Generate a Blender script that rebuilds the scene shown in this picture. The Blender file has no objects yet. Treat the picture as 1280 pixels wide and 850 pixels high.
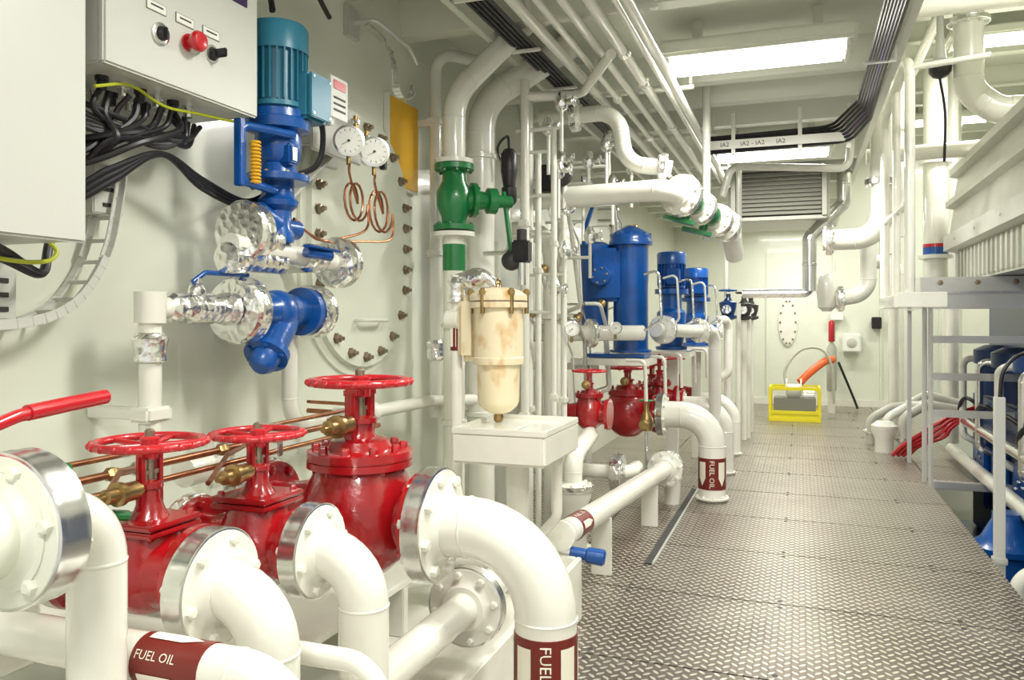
import bpy, bmesh, math, random
from mathutils import Vector as V, Matrix, Quaternion
random.seed(7)
pi=math.pi
# ------------------------------------------------------------------ materials
MATS={}
def mk(name,col,rough=.35,metal=0.,bump=0.,bscale=40.,var=0.,vscale=6.,spec=.5,coat=0.):
    m=bpy.data.materials.new(name); m.use_nodes=True
    nt=m.node_tree; bs=nt.nodes['Principled BSDF']
    bs.inputs['Base Color'].default_value=(*col,1); bs.inputs['Roughness'].default_value=rough
    bs.inputs['Metallic'].default_value=metal
    bs.inputs['Specular IOR Level'].default_value=spec
    bs.inputs['Coat Weight'].default_value=coat; bs.inputs['Coat Roughness'].default_value=.06
    tc=nt.nodes.new('ShaderNodeTexCoord')
    if bump>0:
        n=nt.nodes.new('ShaderNodeTexNoise'); n.inputs['Scale'].default_value=bscale; n.inputs['Detail'].default_value=3
        nt.links.new(tc.outputs['Object'],n.inputs['Vector'])
        b=nt.nodes.new('ShaderNodeBump'); b.inputs['Strength'].default_value=bump; b.inputs['Distance'].default_value=.01
        nt.links.new(n.outputs['Fac'],b.inputs['Height']); nt.links.new(b.outputs['Normal'],bs.inputs['Normal'])
    if var>0:
        n=nt.nodes.new('ShaderNodeTexNoise'); n.inputs['Scale'].default_value=vscale; n.inputs['Detail'].default_value=5
        nt.links.new(tc.outputs['Object'],n.inputs['Vector'])
        r=nt.nodes.new('ShaderNodeValToRGB')
        r.color_ramp.elements[0].position=.35; r.color_ramp.elements[1].position=.6
        r.color_ramp.elements[0].color=(*[c*(1-var) for c in col],1); r.color_ramp.elements[1].color=(*col,1)
        nt.links.new(n.outputs['Fac'],r.inputs['Fac']); nt.links.new(r.outputs['Color'],bs.inputs['Base Color'])
    MATS[name]=m; return m
mk('white',(.79,.785,.70),.2,bump=.05,bscale=25,var=.05,coat=.5)
mk('wall',(.75,.775,.665),.25,bump=.10,bscale=5,var=.05,vscale=2,coat=.3)
mk('ceil',(.73,.75,.65),.4,bump=.05,bscale=4)
mk('red',(.40,.006,.010),.24,bump=.15,bscale=45,var=.35,coat=.5)
mk('redw',(.52,.010,.018),.28,bump=.08,bscale=60,var=.15,coat=.4)
mk('blue',(.004,.085,.36),.28,bump=.15,bscale=45,var=.3,coat=.3)
mk('navy',(.004,.035,.14),.3,bump=.1,bscale=40,var=.2)
mk('teal',(.03,.19,.29),.35,bump=.05,var=.15)
mk('green',(.01,.19,.05),.3,bump=.1,bscale=40,var=.2,coat=.3)
mk('steel',(.80,.80,.78),.2,.95,bump=.04,bscale=20,var=.1,vscale=20)
mk('brass',(.42,.29,.12),.32,.9,bump=.08,bscale=50,var=.3,vscale=20)
mk('copper',(.46,.20,.10),.3,.9,var=.3,vscale=20)
mk('bolt',(.33,.26,.19),.35,.7,var=.3,vscale=30)
mk('brown',(.16,.015,.01),.35)
mk('creamp',(.82,.79,.66),.4)
mk('black',(.012,.012,.014),.4)
mk('dark',(.05,.05,.05),.5,.3)
mk('yellow',(.80,.45,.02),.35)
mk('lemon',(.80,.70,.02),.4)
mk('orange',(.75,.12,.02),.4)
mk('grey',(.52,.52,.45),.35,bump=.03,var=.05)
mk('louv',(.33,.33,.28),.4,.2)
mk('dgrey',(.22,.22,.19),.45,.3)
mk('box',(.60,.61,.56),.38,bump=.03,bscale=80)
mk('face',(.82,.82,.76),.3)
mk('purple',(.04,.015,.08),.4)
mk('yg',(.45,.5,.02),.4)
mk('alu',(.66,.66,.63),.32,.55,bump=.02)
def foil():
    m=mk('foil',(.88,.88,.86),.18,.95); nt=m.node_tree; bs=nt.nodes['Principled BSDF']
    tc=nt.nodes['Texture Coordinate']
    v=nt.nodes.new('ShaderNodeTexVoronoi'); v.inputs['Scale'].default_value=32
    n=nt.nodes.new('ShaderNodeTexNoise'); n.inputs['Scale'].default_value=24; n.inputs['Detail'].default_value=4
    nt.links.new(tc.outputs['Object'],v.inputs['Vector']); nt.links.new(tc.outputs['Object'],n.inputs['Vector'])
    a=nt.nodes.new('ShaderNodeMath'); a.operation='ADD'
    nt.links.new(v.outputs['Distance'],a.inputs[0]); nt.links.new(n.outputs['Fac'],a.inputs[1])
    b=nt.nodes.new('ShaderNodeBump'); b.inputs['Strength'].default_value=.5; b.inputs['Distance'].default_value=.010
    nt.links.new(a.outputs[0],b.inputs['Height']); nt.links.new(b.outputs['Normal'],bs.inputs['Normal'])
foil()
def stained():
    m=mk('enamel',(.82,.74,.52),.35); nt=m.node_tree; bs=nt.nodes['Principled BSDF']; tc=nt.nodes['Texture Coordinate']
    mp=nt.nodes.new('ShaderNodeMapping'); mp.inputs['Scale'].default_value=(7,7,4)
    n=nt.nodes.new('ShaderNodeTexNoise'); n.inputs['Scale'].default_value=1.6; n.inputs['Detail'].default_value=6
    r=nt.nodes.new('ShaderNodeValToRGB'); r.color_ramp.elements[0].position=.30; r.color_ramp.elements[1].position=.48
    r.color_ramp.elements[0].color=(.62,.35,.11,1); r.color_ramp.elements[1].color=(.81,.71,.49,1)
    nt.links.new(tc.outputs['Object'],mp.inputs['Vector']); nt.links.new(mp.outputs['Vector'],n.inputs['Vector'])
    nt.links.new(n.outputs['Fac'],r.inputs['Fac']); nt.links.new(r.outputs['Color'],bs.inputs['Base Color'])
stained()
def tread():
    m=mk('tread',(.40,.36,.31),.33,.8); nt=m.node_tree; bs=nt.nodes['Principled BSDF']; tc=nt.nodes['Texture Coordinate']
    N=nt.nodes.new; L=nt.links.new
    def M(op,a,b=None,c=None):
        n=N('ShaderNodeMath'); n.operation=op
        for i,x in enumerate((a,b,c)):
            if x is None: continue
            if isinstance(x,(int,float)): n.inputs[i].default_value=x
            else: L(x,n.inputs[i])
        return n.outputs[0]
    s=N('ShaderNodeSeparateXYZ'); L(tc.outputs['Object'],s.inputs[0])
    k=1/.044
    a=M('MULTIPLY',M('ADD',s.outputs['X'],s.outputs['Y']),k*.7071)
    b=M('MULTIPLY',M('SUBTRACT',s.outputs['X'],s.outputs['Y']),k*.7071)
    fa=M('SUBTRACT',M('FRACT',a),.5); fb=M('SUBTRACT',M('FRACT',b),.5)
    par=M('ABSOLUTE',M('MODULO',M('ADD',M('FLOOR',a),M('FLOOR',b)),2))
    par=M('GREATER_THAN',par,.5)
    def el(p,q): return M('ADD',M('POWER',M('DIVIDE',M('ABSOLUTE',p),.54),2),M('POWER',M('DIVIDE',M('ABSOLUTE',q),.22),2))
    d=M('ADD',M('MULTIPLY',el(fa,fb),par),M('MULTIPLY',el(fb,fa),M('SUBTRACT',1,par)))
    h=M('MAXIMUM',M('SUBTRACT',1,d),0); h=M('MINIMUM',M('MULTIPLY',h,1.8),1)
    n=N('ShaderNodeTexNoise'); n.inputs['Scale'].default_value=2.5; n.inputs['Detail'].default_value=6
    L(tc.outputs['Object'],n.inputs['Vector'])
    n2=N('ShaderNodeTexNoise'); n2.inputs['Scale'].default_value=1.3; n2.inputs['Detail'].default_value=2
    L(tc.outputs['Object'],n2.inputs['Vector'])
    bp=N('ShaderNodeBump'); bp.inputs['Strength'].default_value=1.0; bp.inputs['Distance'].default_value=.008
    hh=M('ADD',h,M('MULTIPLY',n2.outputs['Fac'],1.4))
    L(hh,bp.inputs['Height']); L(bp.outputs['Normal'],bs.inputs['Normal'])
    f=M('ADD',M('MULTIPLY',h,.72),M('MULTIPLY',n.outputs['Fac'],.28))
    r=N('ShaderNodeValToRGB'); r.color_ramp.elements[0].position=.08; r.color_ramp.elements[1].position=.75
    r.color_ramp.elements[0].color=(.17,.145,.118,1); r.color_ramp.elements[1].color=(.82,.765,.67,1)
    L(f,r.inputs['Fac']); L(r.outputs['Color'],bs.inputs['Base Color'])
tread()
def glow():
    m=bpy.data.materials.new('lamp_diffuser'); m.use_nodes=True; bs=m.node_tree.nodes['Principled BSDF']
    bs.inputs['Base Color'].default_value=(1,1,1,1); bs.inputs['Emission Color'].default_value=(1,.98,.90,1)
    bs.inputs['Emission Strength'].default_value=6.5; MATS['glow']=m
glow()
# ------------------------------------------------------------------ builder
def frame(ax):
    ax=V(ax).normalized()
    t=V((0,0,1)) if abs(ax.z)<.9 else V((1,0,0))
    u=ax.cross(t).normalized(); w=ax.cross(u).normalized()
    return ax,u,w
def smooth_path(pts,n=8):
    P=[V(p) for p in pts]; P=[P[0]*2-P[1]]+P+[P[-1]*2-P[-2]]; out=[]
    for i in range(1,len(P)-2):
        a,b,c,d=P[i-1:i+3]
        for k in range(n):
            t=k/n
            out.append(.5*((2*b)+(c-a)*t+(2*a-5*b+4*c-d)*t*t+(3*b-a-3*c+d)*t**3))
    out.append(P[-2]); return out
class B:
    def __init__(s,name): s.n=name; s.v=[]; s.f=[]; s.m=[]; s.ml=[]
    def mi(s,m):
        if m not in s.ml: s.ml.append(m)
        return s.ml.index(m)
    def add(s,vs,fs,m):
        o=len(s.v); i=s.mi(m); s.v+= [tuple(x) for x in vs]
        for f in fs: s.f.append([o+k for k in f]); s.m.append(i)
    def lathe(s,o,ax,prof,m,seg=28):
        ax,u,w=frame(ax); o=V(o); vs=[]; fs=[]
        for h,r in prof:
            r=max(r,.0001)
            for k in range(seg):
                a=2*pi*k/seg; vs.append(o+ax*h+(u*math.cos(a)+w*math.sin(a))*r)
        for i in range(len(prof)-1):
            for k in range(seg):
                a=i*seg+k; b=i*seg+(k+1)%seg; fs.append([a,b,b+seg,a+seg])
        fs.append(list(range(seg))[::-1]); e=(len(prof)-1)*seg; fs.append([e+k for k in range(seg)])
        s.add(vs,fs,m); return s
    def cyl(s,a,b,r,m,r2=None,seg=24):
        a=V(a);b=V(b); L=(b-a).length; c=min(.12*r,.003)
        r2=r if r2 is None else r2
        return s.lathe(a,b-a,[(0,r-c),(c,r),(L-c,r2),(L,r2-c)],m,seg)
    def sweep(s,P,r,m,seg=16):
        vs=[];fs=[]; n=len(P); u=None
        for i,p in enumerate(P):
            t=(P[min(i+1,n-1)]-P[max(i-1,0)]).normalized()
            if u is None: _,u,_w=frame(t)
            u=(u-t*u.dot(t)).normalized(); w=t.cross(u)
            for k in range(seg):
                a=2*pi*k/seg; vs.append(p+(u*math.cos(a)+w*math.sin(a))*r)
        for i in range(n-1):
            for k in range(seg):
                a=i*seg+k;b=i*seg+(k+1)%seg; fs.append([a,b,b+seg,a+seg])
        fs.append(list(range(seg))[::-1]); e=(n-1)*seg; fs.append([e+k for k in range(seg)])
        s.add(vs,fs,m); return s
    def tube(s,pts,r,m,bend=None,seg=18,weld=True):
        P=[V(p) for p in pts]; bend=3*r if bend is None else bend; out=[P[0]]; W=[]
        for i in range(1,len(P)-1):
            d1=(P[i]-P[i-1]); d2=(P[i+1]-P[i]); l1=d1.length;l2=d2.length; d1.normalize();d2.normalize()
            phi=d1.angle(d2)
            if phi<.02: out.append(P[i]); continue
            t=min(bend*math.tan(phi/2),.48*l1 if i>1 else .95*l1,.48*l2 if i<len(P)-2 else .95*l2)
            R=t/math.tan(phi/2); k=4/3*math.tan(phi/4)*R
            a=P[i]-d1*t; d=P[i]+d2*t; b=a+d1*k; c=d-d2*k
            for j in range(11):
                q=j/10; out.append(a*(1-q)**3+b*3*q*(1-q)**2+c*3*q*q*(1-q)+d*q**3)
            W+=[(a,d1),(d,d2)]
        out.append(P[-1]); s.sweep(out,r,m,seg)
        if weld and r>.03:
            for a,d in W: s.lathe(a-d*.005,d,[(0,r*.99),(.003,r*1.03),(.007,r*1.03),(.01,r*.99)],m,seg)
        return s
    def cable(s,pts,r,m,n=8,seg=8): return s.sweep(smooth_path(pts,n),r,m,seg)
    def box(s,c,sz,m,rot=None,bev=.004):
        bm=bmesh.new(); bmesh.ops.create_cube(bm,size=1)
        for v in bm.verts: v.co=V((v.co.x*sz[0],v.co.y*sz[1],v.co.z*sz[2]))
        bev=min(bev,min(sz)*.3)
        if bev>0: bmesh.ops.bevel(bm,geom=bm.edges[:],offset=bev,segments=2,affect='EDGES')
        R=Matrix.Identity(3) if rot is None else rot
        bm.verts.ensure_lookup_table(); bm.verts.index_update()
        s.add([V(c)+R@v.co for v in bm.verts],[[v.index for v in f.verts] for f in bm.faces],m); bm.free(); return s
    def bb(s,x0,x1,y0,y1,z0,z1,m,bev=.004):
        return s.box(((x0+x1)/2,(y0+y1)/2,(z0+z1)/2),(abs(x1-x0),abs(y1-y0),abs(z1-z0)),m,None,bev)
    def prism(s,poly,y0,y1,m):
        n=len(poly); vs=[(p[0],y0,p[1]) for p in poly]+[(p[0],y1,p[1]) for p in poly]
        s.add(vs,[list(range(n)),[n+k for k in range(n)][::-1]]+[[k,n+k,n+(k+1)%n,(k+1)%n] for k in range(n)],m); return s
    def prismx(s,poly,x0,x1,m):
        n=len(poly); vs=[(x0,p[0],p[1]) for p in poly]+[(x1,p[0],p[1]) for p in poly]
        s.add(vs,[list(range(n))[::-1],[n+k for k in range(n)]]+[[k,(k+1)%n,n+(k+1)%n,n+k] for k in range(n)],m); return s
    def beam(s,a,b,w,h,m,bev=.003):
        a=V(a);b=V(b); d=(b-a); L=d.length; d.normalize(); _,u,w2=frame(d)
        R=Matrix((d,u,w2)).transposed(); return s.box((a+b)/2,(L,w,h),m,R,bev)
    def torus(s,c,ax,R,r,m,seg=40,ss=12,sy=1.):
        ax,u,w=frame(ax); c=V(c); vs=[];fs=[]
        for i in range(seg):
            a=2*pi*i/seg; d=u*math.cos(a)+w*math.sin(a)
            for k in range(ss):
                b=2*pi*k/ss; vs.append(c+d*(R+r*math.cos(b))+ax*(r*sy*math.sin(b)))
        for i in range(seg):
            for k in range(ss):
                fs.append([i*ss+k,i*ss+(k+1)%ss,((i+1)%seg)*ss+(k+1)%ss,((i+1)%seg)*ss+k])
        s.add(vs,fs,m); return s
    def sph(s,c,r,m,sx=1,sy=1,sz=1,seg=24):
        vs=[];fs=[];n=14;c=V(c)
        for i in range(n+1):
            t=pi*i/n
            for k in range(seg):
                a=2*pi*k/seg; vs.append(c+V((r*sx*max(math.sin(t),.001)*math.cos(a),r*sy*max(math.sin(t),.001)*math.sin(a),r*sz*math.cos(t))))
        for i in range(n):
            for k in range(seg):
                a=i*seg+k;b=i*seg+(k+1)%seg; fs.append([a,a+seg,b+seg,b])
        s.add(vs,fs,m); return s
    def bolts(s,c,ax,R,n,m,r=.01,h=.014,a0=.2):
        ax,u,w=frame(ax); c=V(c)
        for k in range(n):
            a=a0+2*pi*k/n; s.lathe(c+(u*math.cos(a)+w*math.sin(a))*R,ax,[(0,r),(h*.8,r),(h,r*.7)],m,6)
        return s
    def flange(s,c,ax,R,m='white',tape='steel',t=.03,n=8,br=None,both=True):
        ax=V(ax).normalized(); c=V(c); br=br or R*.1
        for sg in (-1,1):
            if sg<0 and not both: continue
            o=c; s.lathe(o,ax*sg,[(0,R*.97),(0.001,R*.985),(t*.85,R*.985),(t,R*.955),(t*1.02,R*.75),(t*1.3,R*.62),(t*1.8,R*.55)],m,40)
            s.bolts(c+ax*sg*t,ax*sg,R*.82,n,m,br,br*1.1)
        if tape: s.lathe(c-ax*t*.95,ax,[(0,R*.98),(.002,R*1.01),(t*.5,R*1.0),(t,R*1.015),(t*1.5,R*1.0),(t*1.9-.002,R*1.01),(t*1.9,R*.98)],tape,48)
        return s
    def wheel(s,c,ax,R,m,r=None,spokes=5):
        r=r or R*.09; ax,u,w=frame(ax); c=V(c); s.torus(c,ax,R-r,r,m,48,12,.85)
        n=44 if R>.1 else 24
        for k in range(n):
            if k%2==0: continue
            a=2*pi*k/n; s.sph(c+(u*math.cos(a)+w*math.sin(a))*(R-r*.35),r*.75,m,seg=8)
        for k in range(spokes):
            a=2*pi*k/spokes+.3; d=u*math.cos(a)+w*math.sin(a)
            s.cyl(c-ax*r*.6+d*R*.1,c+d*(R-r),r*.62,m,r*.5,10)
        s.lathe(c-ax*r*1.3,ax,[(0,R*.16),(r*2.2,R*.17),(r*2.6,R*.12)],m,20)
        s.lathe(c+ax*r*1.2,ax,[(0,R*.09),(r*1.2,R*.09),(r*1.6,R*.05)],'bolt',6)
        return s
    def patch(s,o,ax,ref,r,h0,h1,a0,a1,m,n=8):
        ax=V(ax).normalized(); ref=V(ref); ref=(ref-ax*ref.dot(ax)).normalized(); w=ax.cross(ref); vs=[];fs=[]
        for i in range(n+1):
            a=a0+(a1-a0)*i/n; d=ref*math.cos(a)+w*math.sin(a)
            vs+=[V(o)+ax*h0+d*r,V(o)+ax*h1+d*r]
        for i in range(n): fs.append([2*i,2*i+2,2*i+3,2*i+1])
        s.add(vs,fs,m); return s
    def text(s,txt,fn,size,m):
        cu=bpy.data.curves.new('t','FONT'); cu.body=txt; cu.size=size; cu.resolution_u=2
        ob=bpy.data.objects.new('t',cu); bpy.context.scene.collection.objects.link(ob)
        bpy.context.view_layer.update(); me=ob.to_mesh()
        s.add([fn(v.co.x,v.co.y) for v in me.vertices],[list(p.vertices) for p in me.polygons],m)
        ob.to_mesh_clear(); bpy.data.objects.remove(ob); bpy.data.curves.remove(cu); return s
    def band(s,a,b,r,ref,txt='FUEL OIL',qs=(1.0,-1.0,2.1,-2.1)):
        a=V(a);b=V(b);ax=(b-a);L=ax.length;ax.normalize(); s.lathe(a,ax,[(0,r),(.001,r+.002),(L-.001,r+.002),(L,r)],'brown',32)
        rr=r+.0035; rf=V(ref); rf=(rf-ax*rf.dot(ax)).normalized(); w=ax.cross(rf); up=rf.cross(ax)
        sz=min(L*.22,r*.52)
        s.text(txt,lambda x,y:(a+ax*(x+L*.06)+(rf*math.cos((y-sz*.35)/rr)+up*math.sin((y-sz*.35)/rr))*rr),sz,'creamp')
        for q in qs:
            s.patch(a,ax,rf,rr,L*.12,L*.62,q-.28,q+.28,'creamp')
            vs=[];  n=6
            for i in range(n+1):
                ang=q-.28+.56*i/n; d=rf*math.cos(ang)+w*math.sin(ang); hh=L*.62+L*.26*(1-abs(2*i/n-1))
                vs+=[a+ax*L*.62+d*rr,a+ax*hh+d*rr]
            s.add(vs,[[2*i,2*i+2,2*i+3,2*i+1] for i in range(n)],'creamp')
        return s
    def done(s,smooth=True,ang=38):
        me=bpy.data.meshes.new(s.n); xs=[v[0] for v in s.v];ys=[v[1] for v in s.v];zs=[v[2] for v in s.v]
        c=((min(xs)+max(xs))/2,(min(ys)+max(ys))/2,min(zs))
        me.from_pydata([(v[0]-c[0],v[1]-c[1],v[2]-c[2]) for v in s.v],[],s.f)
        for m in s.ml: me.materials.append(MATS[m])
        me.polygons.foreach_set('material_index',s.m)
        if smooth:
            me.polygons.foreach_set('use_smooth',[True]*len(s.f)); me.set_sharp_from_angle(angle=math.radians(ang))
        me.update(); ob=bpy.data.objects.new(s.n,me); ob.location=c; bpy.context.scene.collection.objects.link(ob); return ob
X=V((1,0,0));Y=V((0,1,0));Z=V((0,0,1))
# ------------------------------------------------------------------ room
b=B('floor')
ys=[-1.2,.6,1.55,2.55,3.5,4.45,5.4,6.35,7.3,8.25,9.2,10.15,11.1,12.05,13.0,14.0,15.0]
for i in range(len(ys)-1):
    for x0,x1 in ((-2.2,-1.33),(-1.33,1.13)):
        b.bb(x0+.004,x1-.004,ys[i]+.006,ys[i+1]-.006,-.012,0,'tread',0)
    if ys[i]>8.2: b.bb(1.136,1.6,ys[i]+.006,ys[i+1]-.006,-.012,0,'tread',0)
    for xx in (-.9,-.1,.75):
        for yy in (ys[i]+.05,ys[i+1]-.05): b.lathe((xx,yy,0),Z,[(0,.014),(.002,.012)],'dark',12)
b.bb(1.11,1.135,-1.2,8.2,-.16,-.013,'white',.003)
for y in ys: b.bb(-2.2,1.12,y-.04,y+.04,-.12,-.013,'dark',0)
b.done(False)
B('bilge_floor').bb(-2.2,3.4,-1.2,15,-1.05,-1.0,'dgrey',0).done(False)
B('wall_left').bb(-2.26,-2.2,-1.2,15,-1.05,3.42,'wall',0).done(False)
b=B('wall_far'); b.bb(-2.26,3.4,15,15.06,-1.05,4.8,'wall',0).done(False)
b=B('baseboard_far')
for x in (-.55,.55,1.3,2.2): b.bb(x-.02,x+.02,14.975,15,0,3.3,'wall',.004)
b.bb(-1.2,1.6,14.97,15,0,.12,'white',.004); b.done(False)
B('wall_right').bb(3.4,3.46,-1.2,15,-1.05,4.8,'wall',0).done(False)
B('ceiling').bb(-2.26,.62,-1.2,15,3.36,3.42,'ceil',0).done(False)
b=B('ceiling'); b.bb(.62,3.46,-1.2,15,4.74,4.8,'ceil',0); b.done(False)
b=B('trim_1'); b.bb(.56,.62,-1.2,15,3.42,4.8,'ceil',0); b.done(False)
b=B('ceiling_beams')
for y in (-1.0,.6,1.35,2.95,3.6,4.25,5.75,6.35,7.1,8.85,9.6,10.3,11.7,12.4,13.1,14.4):
    b.prismx([(y-.10,3.36),(y-.055,3.16),(y+.055,3.16),(y+.10,3.36)],-2.2,.55,'ceil')
    b.bb(.62,3.4,y-.012,y+.012,4.5,4.74,'ceil',0); b.bb(.62,3.4,y-.06,y+.06,4.485,4.5,'ceil',.003)
b.bb(.55,.60,-1.2,15,3.14,3.36,'ceil',.005); b.bb(-1.7,-1.66,-1.2,15,3.1,3.36,'ceil',.004)
b.done(False)
def lamp(x,y,z,w=1.0,d=.30,e=56):
    b=B('ceiling_lamp'); b.bb(x-w/2-.06,x+w/2+.06,y-d/2-.05,y+d/2+.05,z,z+.1,'ceil',.02)
    b.bb(x-w/2,x+w/2,y-d/2,y+d/2,z-.035,z+.005,'glow',.012)
    for s in (-1,1):
        b.bb(x+s*(w/2+.012)-.012,x+s*(w/2+.012)+.012,y-d/2-.01,y+d/2+.01,z-.045,z,'white',.004)
        b.bb(x+s*w*.35-.03,x+s*w*.35+.03,y-.03,y+.03,z+.1,z+.26,'ceil',.004)
    b.done()
    l=bpy.data.lights.new('lamp_light','AREA'); l.shape='RECTANGLE'; l.size=w*.95; l.size_y=d*.9; l.energy=e; l.color=(1,.975,.91)
    o=bpy.data.objects.new('lamp_light',l); o.location=(x,y,z-.05); bpy.context.scene.collection.objects.link(o)
for y in (-.5,2.2,5.08,8.1,11.0,13.7): lamp(-.25,y,3.1,e=60 if y<10 else 42)
for y in (1.5,5.6,9.4,13): lamp(2.0,y,4.38,e=75)
# ------------------------------------------------------------------ tray / plinth under the valve manifold
b=B('drip_tray_plinth'); b.bb(-2.0,-1.06,.2,3.9,0,.22,'white',.005)
b.bb(-1.06,-1.03,.2,3.9,0,.31,'white',.006); b.bb(-2.0,-1.06,3.87,3.9,0,.31,'white',.004); b.bb(-2.0,-1.06,.2,.23,0,.31,'white',.004)
for y in (1.2,2.1,2.9): b.bb(-1.9,-1.5,y-.02,y+.02,.22,.42,'white',.004)
b.bb(-1.95,-1.5,.9,3.4,.42,.45,'white',.004)
b.done()
# ------------------------------------------------------------------ valves
def valve(x,y,zc,rb,zb,Rb,zw,Rw,xin,xout,rf,square=False,brass=True,wm='redw'):
    b=B('globe_valve')
    b.lathe((x,y,zc-rb),Z,[(0,rb*.35),(rb*.08,rb*.5),(rb*.35,rb*.8),(rb*.75,rb*.98),(rb*1.1,rb),(rb*1.45,rb*.92),(rb*1.75,rb*.78),(zb-zc+rb-.012,rb*.72)],'red',36)
    rs=rf*.55
    for xe,s in ((xin,-1),(xout,1)):
        L=abs(xe-x); b.lathe((x,y,zc),X*s,[(0,rs*1.3),(L*.45,rs*1.15),(L*.7,rs),(L-.026,rs),(L-.023,rf*.90),(L,rf*.92)],'red',32)
        b.bolts((xe-s*.023,y,zc),X*-s,rf*.78,8,'red',rf*.1,.014)
    t=Rb*.16
    if square:
        for dz in (-t,.002): b.box((x,y,zb+dz+t/2),(Rb*1.8,Rb*1.8,t*.92),'red',None,.008)
        for i in (-1,1):
            for j in (-1,1): b.lathe((x+i*Rb*.68,y+j*Rb*.68,zb-t*1.4),Z,[(0,Rb*.1),(t*3,Rb*.1),(t*3.3,Rb*.06)],'red',6)
    else:
        b.lathe((x,y,zb-t),Z,[(0,Rb*.96),(.004,Rb),(t*.9,Rb),(t*.95,Rb*.97),(t*1.05,Rb*.97),(t*1.1,Rb),(t*2,Rb),(t*2.1,Rb*.95),(t*2.2,Rb*.62),(t*3.2,Rb*.55),(t*3.5,Rb*.4)],'red',40)
        b.bolts((x,y,zb+t),Z,Rb*.82,10,'red',Rb*.085,t*.9); b.bolts((x,y,zb-t),-Z,Rb*.82,10,'red',Rb*.08,t*.6)
    z0=zb+t; H=zw-z0-Rw*.12; yw=Rb*.30
    b.lathe((x,y,z0),Z,[(0,Rb*.5),(H*.12,Rb*.38),(H*.3,Rb*.26),(H*.42,Rb*.26),(H*.44,Rb*.33),(H*.52,Rb*.33),(H*.54,Rb*.2),(H*.56,.01)],'red',24)
    for s in (-1,1):
        b.beam((x,y+s*yw,z0+H*.1),(x,y+s*yw,z0+H*.94),Rb*.24,Rb*.2,'red',.006)
        b.lathe((x+Rb*.0,y+s*yw*.55,z0+H*.42),Z,[(0,.006),(H*.22,.006),(H*.22,.01),(H*.28,.01)],'bolt',8)
    b.box((x,y,z0+H*.93),(Rb*.34,yw*2.35,H*.14),'red',None,.006)
    b.lathe((x,y,z0+H*.86),Z,[(0,Rb*.2),(H*.2,Rb*.2),(H*.22,Rb*.15)],'red',20)
    b.cyl((x,y,z0+H*.4),(x,y,zw+Rw*.16),Rb*.09,'bolt')
    b.wheel((x,y,zw),Z,Rw,wm)
    if brass:
        zz=z0+H*.45; rr=Rb*.17 if Rb>.12 else Rb*.24
        b.lathe((x,y-yw*1.1,zz),-Y,[(0,rr*.7),(rr*.5,rr*.7),(rr*.55,rr),(rr*2.4,rr),(rr*2.5,rr*1.25),(rr*3.1,rr*1.25),(rr*3.2,rr*.8),(rr*4.5,rr*.8),(rr*4.6,rr*.4),(rr*5.5,rr*.35)],'brass',20)
    b.done()
valve(-1.414,1.456,.925,.095,1.03,.090,1.217,.128,-1.62,-1.262,.125,True)
valve(-1.414,1.848,.885,.11,1.005,.10,1.185,.128,-1.62,-1.262,.12,True)
valve(-1.414,2.395,.835,.20,1.03,.178,1.29,.178,-1.78,-1.17,.178)
valve(-1.40,6.84,.70,.20,.88,.17,1.09,.18,-1.75,-1.15,.175)
valve(-1.40,5.50,.84,.11,.97,.10,1.14,.12,-1.6,-1.25,.12)
valve(-1.40,8.05,.66,.19,.84,.16,1.06,.18,-1.75,-1.08,.17,brass=False)
valve(-1.22,7.40,.80,.10,.92,.11,1.15,.16,-1.42,-1.05,.11,brass=False)
valve(-1.40,9.2,.66,.17,.84,.15,1.06,.17,-1.75,-1.08,.15,brass=False)
# foreground lever valve (partly out of frame)
b=B('ball_valve'); b.lathe((-1.237,.955,1.15),-Y,[(0,.1),(.006,.1),(.01,.07),(.08,.085),(.16,.085),(.2,.07)],'wall',32)
b.cyl((-1.30,.80,1.2),(-1.30,.80,1.31),.022,'steel'); b.box((-1.30,.80,1.31),(.05,.05,.03),'redw')
b.tube([(-1.30,.78,1.295),(-1.31,.90,1.290),(-1.32,1.05,1.328),(-1.34,1.24,1.342)],.012,'redw',.1)
b.sweep([V((-1.322,1.07,1.331)),V((-1.33,1.17,1.338)),V((-1.340,1.26,1.343))],.015,'redw',14)
b.tube([(-1.237,.76,1.15),(-1.237,.2,1.15)],.05,'white'); b.done()
# elbows of the manifold
b=B('fuel_pipe')
b.tube([(-1.12,2.395,.828),(-.75,2.395,.828),(-.75,2.395,.0)],.098,'white',.26,28)
b.flange((-1.135,2.395,.828),X,.185,'white','steel',.034,8)
b.band((-.75,2.395,.53),(-.75,2.395,.30),.098,(.3,-.95,0),qs=(.75,-.75,1.6,-1.6,2.4,-2.4)); b.flange((-.75,2.395,.03),Z,.15,'white',None,.02,8,both=False); b.done()
b=B('fuel_pipe'); b.tube([(-1.22,1.848,.88),(-1.08,1.848,.88),(-1.08,1.848,.22)],.066,'white',.13,24)
b.flange((-1.235,1.848,.88),X,.125,'white','steel',.028,6); b.done()
b=B('fuel_pipe'); b.tube([(-1.22,1.456,.905),(-1.085,1.456,.905),(-1.085,1.456,.22)],.066,'white',.13,24)
b.flange((-1.235,1.456,.905),X,.13,'white','steel',.028,6); b.done()
b=B('fuel_pipe'); b.tube([(-1.237,.98,1.15),(-1.237,1.145,1.15),(-1.237,1.145,.22)],.052,'white',.10,24)
b.flange((-1.237,.985,1.15),Y,.130,'wall','steel',.032,6); b.done()
b=B('fuel_pipe'); b.tube([(-1.75,1.25,.83),(-.86,1.25,.83),(-.86,1.25,.0)],.047,'white',.14,22)
b.band((-1.22,1.25,.83),(-1.06,1.25,.83),.047,(.2,-.8,.5)); b.done()
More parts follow.
